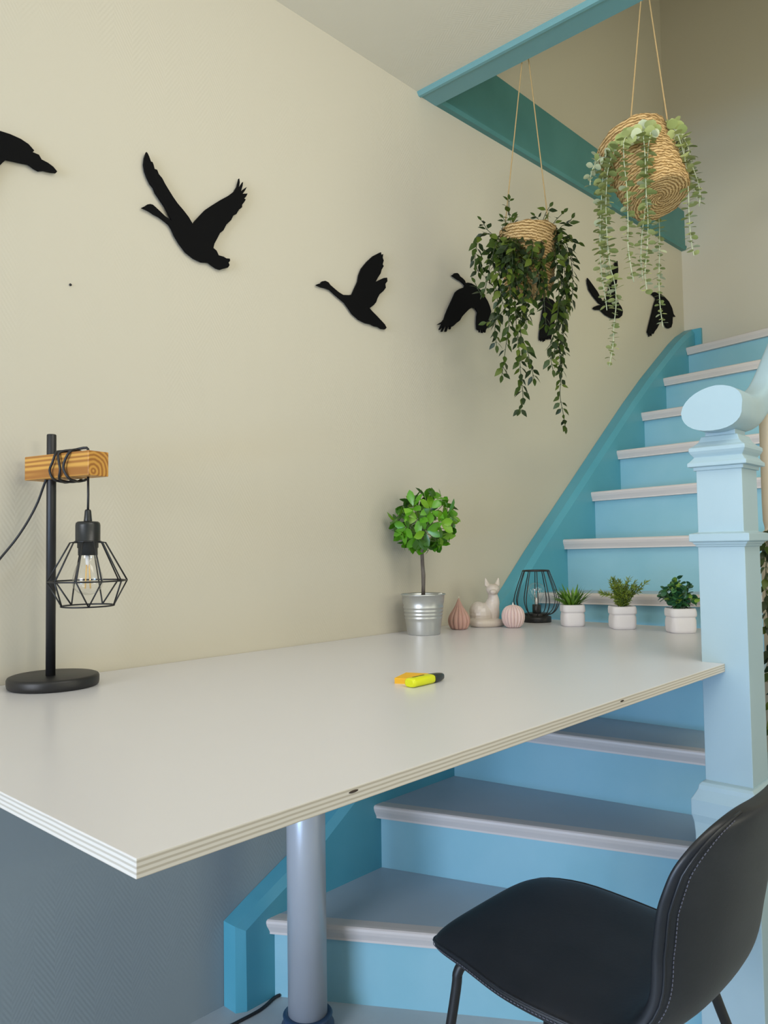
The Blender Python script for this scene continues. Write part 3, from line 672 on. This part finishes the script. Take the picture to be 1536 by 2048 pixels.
# ------------------------------------------------------------------ three little pots
def sack_pot(c, w, h, rot):
    b = MB(); rings = []
    def ring(hw, z, p=5, wob=0):
        out = []
        for i in range(40):
            a = 2*PI*i/40; ca_, sa_ = math.cos(a), math.sin(a); k = (abs(ca_)**p+abs(sa_)**p)**(-1/p)
            k *= 1+wob*math.sin(a*7+z*90)
            q = Matrix.Rotation(rot, 3, 'Z') @ Vector((hw*k*ca_, hw*k*sa_, 0)); out.append(c+q+Vector((0, 0, z)))
        return out
    for k, z, wb in ((.86, 0, 0), (.95, .03, .004), (.99, .15, .008), (1.0, .35, .01), (.985, .52, .008), (.93, .62, .006), (.925, .64, .006), (1.0, .655, .012), (1.03, .72, .014), (1.03, .86, .012), (1.0, .96, .01), (.95, 1.0, .008), (.87, .99, 0), (.84, .88, 0)):
        rings.append(ring(w/2*k, z*h, 4.5, wb))
    b.loft(rings, smooth=True, cap=False); b.add(rings[0], [list(range(40))[::-1]]); b.add(rings[-1], [list(range(40))], 1)
    return b
pots = [((2.372, -.358), .074, .0725, 'grass', 'white sack-shaped pot of upright grassy leaves, beside the wire lantern'),
        ((2.385, -.531), .078, .0735, 'rosemary', 'white sack-shaped pot of feathery olive sprigs, middle pot in the row'),
        ((2.385, -.722), .080, .075, 'box', 'white sack-shaped pot of round blue-green leaves, against the newel post')]
for (x, y), w, h, kind, lab in pots:
    c = Vector((x, y, DZ)); root = empty('potted_plant', c, lab, 'plant', 'white pots in a row on the desk')
    sack_pot(c, w, h, math.radians(44)).build('pot', [M['pot_white'], M['soil']], root)
    b = MB(); rnd = random.Random(len(kind)); base = c+Vector((0, 0, h*.88))
    if kind == 'grass':
        for i in range(95):
            a = rnd.random()*2*PI; s_ = rnd.random()**.7; out = Vector((math.cos(a), math.sin(a), 0))
            d = (out*(.15+.85*s_)+Vector((0, 0, 1.05-.35*s_))).normalized()
            L = rnd.uniform(.055, .088)*(1-.05*s_); nrm = Vector((0, 0, 1))-out*.6
            leaf(b, base+out*rnd.uniform(0, .018), d, nrm+rv()*.3, L, rnd.uniform(.006, .0095), rnd.choice((0, 0, 1, 1, 2)), .3, droop=rnd.uniform(.05, .35)*s_, rows=((0, .3), (.3, .8), (.6, 1.0), (.85, .5), (1, 0)))
    elif kind == 'rosemary':
        for i in range(34):
            a = rnd.random()*2*PI; s_ = rnd.random()**.6; out = Vector((math.cos(a), math.sin(a), 0))
            tip = base+out*(.080*s_)+Vector((0, 0, rnd.uniform(.06, .105)-.02*s_))
            st_ = catmull([base+out*.012*s_, base+out*.03*s_+Vector((0, 0, .035)), tip], 6); b.tube(st_, .0008, 4, 3)
            for j, p in enumerate(st_[2:]):
                for k in range(5):
                    q = (st_[min(j+3, len(st_)-1)]-st_[j+1]).normalized()
                    dd = (q*.75+rv()*.8).normalized()
                    leaf(b, p, dd, rv(), rnd.uniform(.012, .020), .003, rnd.choice((0, 0, 1, 2)), .1, rows=((0, .3), (.5, 1.0), (1, 0)))
    else:
        for i in range(26):
            a = rnd.random()*2*PI; s_ = rnd.random()**.6; out = Vector((math.cos(a), math.sin(a), 0))
            tip = base+out*(.062*s_)+Vector((0, 0, rnd.uniform(.06, .10)-.025*s_))
            st_ = catmull([base+out*.010, base+out*.035*s_+Vector((0, 0, .03)), tip], 5); b.tube(st_, .0009, 4, 3)
            for j, p in enumerate(st_[3:]):
                for k in (0, 1):
                    dd = (rv()+Vector((0, 0, .35))+out*.4).normalized()
                    leaf(b, p, dd, Vector((0, 0, 1))+rv()*.7, rnd.uniform(.016, .023), rnd.uniform(.013, .018), rnd.choice((0, 0, 0, 1, 1, 2)), .15, rows=ROUND)
    build_leafy(b, 'foliage', kind, root)

# ------------------------------------------------------------------ highlighter and sticky notes
pa = at(826, 1376, 'z', DZ); pb = at(896, 1360, 'z', DZ); pd = (pb-pa); pd.z = 0; plen = .105; pd.normalize(); ps = Vector((-pd.y, pd.x, 0))
pc_ = pa+ps*.008
pen = empty('highlighter', pc_, 'fluorescent yellow highlighter pen with black cap lying on the desk', 'pen')
def pen_ring(u, w, h, zc=.009, n=20, p=3.2):
    out = []
    for i in range(n):
        a = 2*PI*i/n; c_, s_ = math.cos(a), math.sin(a); k = (abs(c_)**p+abs(s_)**p)**(-1/p)
        out.append(pc_+pd*u+ps*(w*k*c_)+Vector((0, 0, zc+h*k*s_)))
    return out
b = MB(); b.loft([pen_ring(u, w, h) for u, w, h in ((-.002, .010, .0065), (0, .0125, .0085), (.003, .0135, .009), (.062, .0135, .009), (.066, .0125, .0085), (.0675, .011, .0075))]); body = b.build('barrel', M['yellow'], pen)
b = MB(); b.loft([pen_ring(u, w, h) for u, w, h in ((.0672, .0125, .0085), (.069, .0130, .0088), (.090, .0105, .0080), (.099, .0088, .0070), (.102, .0075, .0058), (.1025, .006, .005))]); b.build('cap', M['cap'], pen)
b = MB()
for k in range(9):     # the line of printed brand lettering, too small in the photo to read
    u = .012+.0042*k; w_ = .003 if k % 4 else .0022
    b.box((u, .001, .0181), (u+w_, .0045, .0184), T=Matrix.Translation(pc_) @ Matrix(((pd.x, ps.x, 0, 0), (pd.y, ps.y, 0, 0), (0, 0, 1, 0), (0, 0, 0, 1))))
b.build('printed_lettering', M['cap'], body)
n0 = at(789, 1367, 'z', DZ); n1 = at(823, 1350, 'z', DZ); dv = (n1-n0); dv.z = 0; L_ = .072; dv.normalize(); sv = Vector((dv.y, -dv.x, 0))
TN = Matrix.Translation((n0.x, n0.y, DZ)) @ Matrix(((dv.x, sv.x, 0, 0), (dv.y, sv.y, 0, 0), (0, 0, 1, 0), (0, 0, 0, 1)))
b = MB()
for k in range(8): b.box((0+.0003*(k % 3), .0002*(k % 2), k*.0014), (L_+.0003*(k % 2), .050, k*.0014+.00135), T=TN)
tag(b.build('sticky_notes', M['orange']), 'amber sticky note block partly under the yellow highlighter', 'note block')

# ------------------------------------------------------------------ chair
ch = empty('chair', (1.24, -1.02, 0), 'black leather shell chair with black metal legs, drawn up to the desk front', 'chair')
CX = 1.232
#        y      z     half width  edge curl  thickness
prof = [(-.783, .464, .100, 0, .022), (-.795, .478, .153, 0, .031), (-.83, .488, .180, 0, .036), (-.90, .491, .200, 0, .038), (-.98, .483, .213, .000, .040), (-1.06, .476, .212, .002, .042),
        (-1.125, .474, .206, .006, .045), (-1.185, .488, .198, .014, .047), (-1.226, .530, .193, .030, .044), (-1.248, .594, .196, .044, .038), (-1.264, .656, .200, .048, .034), (-1.279, .710, .196, .042, .030), (-1.290, .748, .177, .030, .028), (-1.298, .776, .133, .016, .024), (-1.301, .786, .072, .006, .018)]
PR = catmull([(y, z, w) for y, z, w, c, t in prof], 3); n_ = len(PR); NP = len(prof)
def shell_frame(i):
    p = PR[i]; t = i/(n_-1)*(NP-1); j = min(int(t), NP-2); f = t-j
    c = prof[j][3]*(1-f)+prof[j+1][3]*f; th = prof[j][4]*(1-f)+prof[j+1][4]*f
    a = PR[max(i-1, 0)]; e = PR[min(i+1, n_-1)]; ty, tz = e.x-a.x, e.y-a.y; l = math.hypot(ty, tz)
    return p, c, th, tz/l, -ty/l        # normal towards the sitter
def shell_pt(i, ang, grow=0.0):
    p, c, th, ny, nz = shell_frame(i); ca_, sa_ = math.cos(ang), math.sin(ang)
    u = math.copysign(abs(ca_)**.55, ca_); o = math.copysign(abs(sa_)**.75, sa_)
    off = -th*.42+o*(th*.5+grow)+c*abs(u)**2.4; w = p.z*u+math.copysign(grow*abs(ca_), ca_)
    return Vector((CX+w, p.x+ny*off, p.y+nz*off))
b = MB(); b.loft([[shell_pt(i, 2*PI*k/40) for k in range(40)] for i in range(n_)], smooth=True)
sh = b.build('seat_shell', M['leather'], ch, subsurf=1)
def seam_a(i, sgn, d=0):      # seam height on the padded edge: high on the seat, towards the rear face on the back
    t = min(1, max(0, (i-15)/12)); t = t*t*(3-2*t); a = -.22+.60*t+d
    return PI+a if sgn > 0 else -a
for sgn in (1, -1):
    b = MB(); b.tube([shell_pt(i, seam_a(i, sgn), .0004) for i in range(2, n_-1)], .0022, 8); b.build('piping', M['leather'], sh)
    q = resample(catmull([shell_pt(i, seam_a(i, sgn, .20), .0012) for i in range(2, n_-2)], 3), .0062); b = MB()
    for i in range(1, len(q)-1):
        t = (q[i+1]-q[i-1]).normalized(); b.tube([q[i]-t*.0019, q[i]+t*.0019], .0008, 5)
    b.build('stitching', M['thread'], sh, weld=False)
# frame under the seat and four legs
b = MB(); zf = .440
loop = [(CX-.10, -.88), (CX+.10, -.88), (CX+.10, -1.13), (CX-.10, -1.13)]
b.tube([(x, y, zf) for x, y in loop], .008, 8, closed=True); b.build('seat_frame', M['black_metal'], ch)
for (x0, y0, xb, yb, x1, y1) in ((CX-.10, -.89, 1.083, -.848, 1.035, -.79), (CX+.10, -.89, 1.392, -.848, 1.44, -.79), (CX-.10, -1.12, 1.128, -1.175, .99, -1.26), (CX+.10, -1.12, 1.352, -1.175, 1.51, -1.255)):
    b = MB(); d = Vector((xb-x0, yb-y0, 0)); d2 = Vector((x1-xb, y1-yb, -.43)).normalized()
    P = catmull([Vector((x0, y0, zf)), Vector((x0, y0, zf))+d*.72+Vector((0, 0, .002)), Vector((xb, yb, zf-.012)), Vector((xb, yb, zf-.02))+d2*.05, Vector((x1, y1, .006))], 6)
    b.tube(P, .0088, 12); lgo = b.build('leg', M['black_metal'], ch)
    f = MB(); f.lathe([(0, 0), (.011, 0), (.0115, .002), (.0115, .012), (.0092, .014)], (x1, y1, 0), 14); f.build('foot_cap', M['black_plastic'], lgo)

# ------------------------------------------------------------------ hanging baskets
def basket_uv(p, c, axis, s1, s2, h):
    d = p-c; z = d.dot(axis); x, y = d.dot(s1), d.dot(s2)
    if z < .001: return (math.atan2(y, x)/(2*PI)+.5, -(.09-math.hypot(x, y))*5)
    return (math.atan2(y, x)/(2*PI)+.5, z*5)
def basket(b, c, r0, r1, h, axis=Vector((0, 0, 1)), courses=20):
    """woven courses, slightly wavy; c = centre of the bottom"""
    axis = axis.normalized(); s1 = axis.orthogonal().normalized(); s2 = axis.cross(s1); rings = []
    seg = 72
    for j in range(courses*3+1):
        t = j/(courses*3); r = r0+(r1-r0)*(t**.75); bulge = .0022*abs(math.sin(PI*t*courses))
        ring = []
        for i in range(seg):
            a = 2*PI*i/seg; wv = .0016*math.sin(a*18+(j//3 % 2)*PI+t*9)
            ring.append(c+axis*(h*t+.002*math.sin(a*9+j))+(s1*math.cos(a)+s2*math.sin(a))*(r+bulge+wv))
        rings.append(ring)
    rim = rings[-1]; inner = [p-(p-(c+axis*h)).normalized()*.009 for p in rim]; low_ = [p-axis*.03 for p in inner]
    b.loft(rings+[inner, low_], smooth=True, cap=False)
    # coiled base
    br = []
    for k in range(13):
        rr = r0*(1-k/12)+.0005; zz = -.0018*abs(math.sin(PI*k*.5))-.002*(k/12 < .9)
        br.append([c+axis*zz+(s1*math.cos(2*PI*i/seg)+s2*math.sin(2*PI*i/seg))*(rr+.0012*math.sin(i*1.7+k)) for i in range(seg)])
    b.loft([rings[0]]+br[1:], smooth=True, cap=True)
    # soil disc
    b.add(low_, [list(range(seg))], 1)
    b.uvf = lambda p: basket_uv(p, c, axis, s1, s2, h)
    return s1, s2

def ivy_vine(pts, parent, step=.019, size=1.0, out=Vector((0, 0, 0)), seed=0, name='vine'):
    rnd = random.Random(seed); P = resample(catmull(pts, 8), .004); b = MB()
    b.tube(P[::3]+[P[-1]], .0011, 5, 3)
    k = 0; q = resample(P, step)
    for i, p in enumerate(q):
        t = i/max(1, len(q)-1); a = i*2.4+rnd.random()*1.2
        side = Vector((math.cos(a), math.sin(a), 0)); tg = (q[min(i+1, len(q)-1)]-q[max(i-1, 0)]).normalized()
        for s_ in ((1, -1) if rnd.random() < .75 else (1,)):
            d = (side*s_*.8+tg*.55+out*.3+Vector((0, 0, -.25))+Vector((rnd.uniform(-.3, .3), rnd.uniform(-.3, .3), rnd.uniform(-.3, .3)))).normalized()
            nrm = Vector((-.4, -.7, .5))+Vector((rnd.uniform(-.8, .8), rnd.uniform(-.8, .8), rnd.uniform(-.4, .6)))
            L = size*rnd.uniform(.029, .046)*(1-.2*t); pet = p+d*.005; b.tube([p, pet], .0007, 4, 3)
            leaf(b, pet, d, nrm, L, L*rnd.uniform(.45, .58), rnd.choice((0, 0, 1, 1, 2)), .2, rows=((0, 0), (.15, .6), (.38, 1.0), (.7, .62), (1, 0)))
    e = P[-1]; tg = (P[-1]-P[-4]).normalized(); leaf(b, e, tg, Vector((-.5, -.8, .2)), .026*size, .013*size, 0, .2)
    return build_leafy(b, name, 'ivy', parent)

def euca_vine(pts, parent, step=.0135, size=1.0, seed=0, pale=False):
    rnd = random.Random(seed); P = resample(catmull(pts, 8), .004); b = MB()
    b.tube(P[::3]+[P[-1]], .0014, 5, 3); q = resample(P, step)
    for i, p in enumerate(q):
        t = i/max(1, len(q)-1); a = (i % 2)*PI/2+rnd.uniform(-.5, .5)+.6
        tg = (q[min(i+1, len(q)-1)]-q[max(i-1, 0)]).normalized()
        s1 = tg.orthogonal().normalized(); s2 = tg.cross(s1)
        sz_ = size*(1.12-.45*t)*rnd.uniform(.8, 1.1)
        for s_ in (0, PI):
            o_ = s1*math.cos(a+s_)+s2*math.sin(a+s_)
            d = (o_+tg*rnd.uniform(-.1, .35)+Vector((rnd.uniform(-.2, .2), rnd.uniform(-.2, .2), rnd.uniform(-.2, .25)))).normalized()
            nrm = -tg+o_*rnd.uniform(-.5, .5)+Vector((rnd.uniform(-.4, .4), rnd.uniform(-.4, .4), 0))
            mi = 2 if (pale and rnd.random() < .75) or rnd.random() < .15 else rnd.choice((0, 0, 1))
            leaf(b, p+d*.002, d, nrm, random.Random(i).uniform(.024, .029)*sz_, .0255*sz_, mi, .12, droop=.1, rows=ROUND)
    return build_leafy(b, 'vine', 'euca', parent)

def sag(a, b_, n=10, k=0.0):
    return [a.lerp(b_, i/n)+Vector((0, 0, -k*math.sin(PI*i/n))) for i in range(n+1)]

# --- dark ivy basket
H1 = Vector((2.142, -.362, 2.86)); c1 = Vector((2.142, -.362, 1.975)); R1, r1_, h1 = .090, .072, .203
pl1 = empty('hanging_planter', c1, 'woven basket of dark trailing ivy hanging on two strings from the blue beam', 'hanging plant', 'woven planters hanging in the stair opening')
b = MB(); basket(b, c1, r1_, R1, h1, courses=17); b.build('basket', [M['basket'], M['soil']], pl1)
ropes1 = [c1+Vector((-.055, .055, h1-.012)), c1+Vector((.060, -.045, h1-.012)), c1+Vector((.03, .085, h1-.012))]
b = MB()
b.tube([Vector((BX1, H1.y, H1.z)), H1+Vector((.012, 0, 0)), H1+Vector((.014, 0, -.012))], .0025, 8); b.build('hook', M['black_metal'], pl1)
for q in ropes1[:2]:
    b = MB(); b.tube(sag(H1+Vector((.012, 0, -.01)), q, 14), .0019, 6); b.tube([q, q+Vector((0, 0, -.02))], .003, 6); b.build('string', M['twine'], pl1)
D1 = 2.505
viv = [
 ([(1032, 470), (1022, 445), (1018, 420), (1018, 398)], .0, 0.85), ([(1092, 470), (1086, 445), (1092, 425), (1099, 414)], .04, .9), ([(1098, 468), (1108, 445), (1120, 432), (1128, 424)], .0, .9),
 ([(1095, 465), (1125, 462), (1142, 478), (1158, 486)], -.04, 1), ([(1100, 462), (1128, 480), (1142, 520), (1146, 575), (1140, 610)], -.04, 1.05),
 ([(1100, 465), (1118, 495), (1122, 560), (1126, 640), (1120, 700), (1122, 750), (1120, 790), (1126, 825), (1131, 856)], -.05, .85),
 ([(1104, 466), (1132, 495), (1138, 550), (1130, 610), (1118, 660), (1108, 705)], -.06, 1), ([(1098, 470), (1112, 520), (1118, 590), (1112, 650), (1100, 700), (1106, 740)], -.08, 1), ([(1106, 470), (1122, 505), (1130, 560), (1124, 640), (1128, 690), (1122, 745)], -.02, .95),
 ([(1030, 470), (1024, 500), (1028, 570), (1032, 640), (1038, 700), (1042, 755), (1046, 795), (1040, 818)], -.125, 1), ([(1012, 475), (1000, 530), (1004, 600), (1018, 640), (1012, 690), (1004, 750)], -.12, 1),
 ([(1050, 475), (1052, 540), (1046, 600), (1040, 660), (1054, 700), (1064, 740), (1068, 758)], -.12, 1), ([(1000, 478), (985, 510), (976, 550), (966, 590), (950, 566)], -.06, .9), ([(995, 476), (968, 466), (955, 485), (950, 520), (957, 545)], -.03, .95),
 ([(1015, 472), (998, 510), (990, 560), (996, 610), (990, 655), (993, 690)], -.11, 1), ([(1042, 474), (1042, 530), (1058, 575), (1054, 620), (1052, 648)], -.12, 1), ([(1062, 474), (1074, 530), (1078, 575), (1056, 605), (1050, 625)], -.11, 1),
 ([(1022, 472), (1014, 530), (1022, 585), (1008, 620), (986, 640), (972, 645)], -.13, 1), ([(1032, 474), (1036, 520), (1020, 560), (1024, 610), (1046, 640), (1060, 628)], -.13, 1), ([(992, 474), (975, 460), (968, 448), (962, 440)], .0, .8), ([(1010, 480), (990, 500), (972, 505), (960, 515), (962, 535)], -.07, 1), ([(1048, 475), (1060, 510), (1072, 520), (1090, 540), (1096, 580)], -.11, 1),
 ([(1000, 470), (992, 486), (985, 520), (995, 560), (1000, 590)], -.09, 1), ([(1036, 470), (1030, 488), (1020, 520), (1030, 550), (1040, 590)], -.125, 1), ([(1056, 472), (1066, 490), (1060, 530), (1044, 555), (1036, 580)], -.12, 1.05), ([(1024, 470), (1016, 490), (1004, 510), (1012, 545), (1020, 560)], -.12, 1), ([(1075, 470), (1084, 490), (1084, 540), (1088, 600), (1092, 650)], -.085, 1),
 ([(1008, 472), (1004, 455), (1012, 446), (1006, 436)], -.02, .8), ([(1040, 470), (1034, 455), (1026, 450), (1030, 436)], .02, .8), ([(1110, 468), (1126, 450), (1138, 446), (1144, 436)], .0, .9), ([(1088, 466), (1082, 450), (1078, 440), (1070, 432)], .03, .8),
]
for i, (pp_, dd_, sz_) in enumerate(viv):
    P = []
    for k, (x, y) in enumerate(pp_):
        f = min(1, k/1.0); P.append(deep(x, y, D1+dd_*f))
    ivy_vine(P, pl1, .0185, sz_, seed=i)

# --- pale eucalyptus basket, tilted
pl2c = Vector((2.105, -.800, 2.145))
axis2 = (CU*math.cos(math.radians(15))-CR*math.sin(math.radians(15))+CF*.45).normalized()
H2 = Vector((2.142, -.770, 2.87)); h2 = .215; R2, r2_ = .102, .083
c2 = deep(1320, 396, 2.15)
pl2 = empty('hanging_planter', c2, 'tilted woven basket of pale green eucalyptus hanging nearer the corner of the stairwell', 'hanging plant', 'woven planters hanging in the stair opening')
b = MB(); basket(b, c2, r2_, R2, h2, axis2, courses=17); b.build('basket', [M['basket'], M['soil']], pl2)
b = MB(); b.tube([Vector((BX1, H2.y, H2.z)), H2+Vector((.012, 0, 0)), H2+Vector((.014, 0, -.012))], .0025, 8); b.build('hook', M['black_metal'], pl2)
for (x, y, dd) in ((1259, 268, 2.19), (1336, 250, 2.17)):
    q = deep(x, y, dd); b = MB(); b.tube(sag(H2+Vector((.012, 0, -.01)), q, 14), .0021, 6); b.tube([q, q-axis2*.02], .0032, 6); b.build('string', M['twine'], pl2)
D2 = 2.19
vev = [
 ([(1262, 292), (1232, 305), (1208, 345), (1202, 420), (1200, 490), (1203, 545), (1210, 590), (1214, 622)], -.02, 1, 0),
 ([(1262, 288), (1240, 292), (1218, 330), (1212, 400), (1214, 470), (1220, 530), (1230, 570), (1232, 610), (1228, 650), (1226, 690), (1218, 735)], -.04, 1, 0),
 ([(1255, 300), (1222, 312), (1196, 320), (1183, 345), (1180, 372)], -.02, .95, 1), ([(1256, 300), (1214, 300), (1192, 318), (1188, 350)], .03, 1, 1),
 ([(1275, 280), (1250, 276), (1248, 320), (1254, 380), (1256, 450), (1256, 490), (1262, 535), (1268, 565)], -.12, 1, 0),
 ([(1290, 275), (1286, 262), (1290, 310), (1292, 380), (1296, 440), (1294, 500), (1290, 545), (1294, 582)], -.125, 1.05, 0), ([(1300, 270), (1302, 258), (1296, 300), (1294, 350), (1290, 420), (1284, 470), (1282, 520), (1286, 560)], -.12, .85, 0),
 ([(1340, 262), (1352, 262), (1368, 310), (1376, 370), (1378, 430), (1382, 480), (1388, 512)], -.06, 1, 0), ([(1335, 260), (1345, 250), (1362, 275), (1372, 320), (1380, 345)], -.02, 1.0, 0), ([(1345, 262), (1372, 285), (1384, 330), (1396, 365), (1400, 392), (1398, 415)], -.02, .95, 0), ([(1346, 262), (1366, 290), (1378, 340), (1388, 380), (1394, 400)], -.0, .95, 0),
 ([(1300, 290), (1310, 400), (1318, 440), (1319, 500), (1318, 560), (1320, 610), (1326, 655)], .10, .85, 0),
 ([(1262, 292), (1228, 300), (1215, 345), (1207, 420), (1208, 500), (1215, 560), (1222, 590)], .02, .95, 0),
]
for i, (pp_, dd_, sz_, pale) in enumerate(vev):
    P = []
    for k, (x, y) in enumerate(pp_):
        f = min(1, k/1.0); P.append(deep(x, y, D2+dd_*f))
    euca_vine(P, pl2, seed=40+i, size=sz_, pale=bool(pale))

# ------------------------------------------------------------------ leaf garland behind the newel
gar = [Vector((2.163, -1.05, 1.19)), Vector((2.125, -1.058, 1.15)), Vector((2.102, -1.06, 1.08)), Vector((2.095, -1.061, 1.0)), Vector((2.108, -1.062, .93)), Vector((2.10, -1.06, .86)), Vector((2.108, -1.064, .78)), Vector((2.105, -1.068, .70)), Vector((2.10, -1.07, .655))]
g_ = ivy_vine(gar, None, .014, 1.1, seed=99, name='leaf_garland')
tag(g_, 'dark leaf garland hanging beside the cream baluster behind the newel post', 'garland')
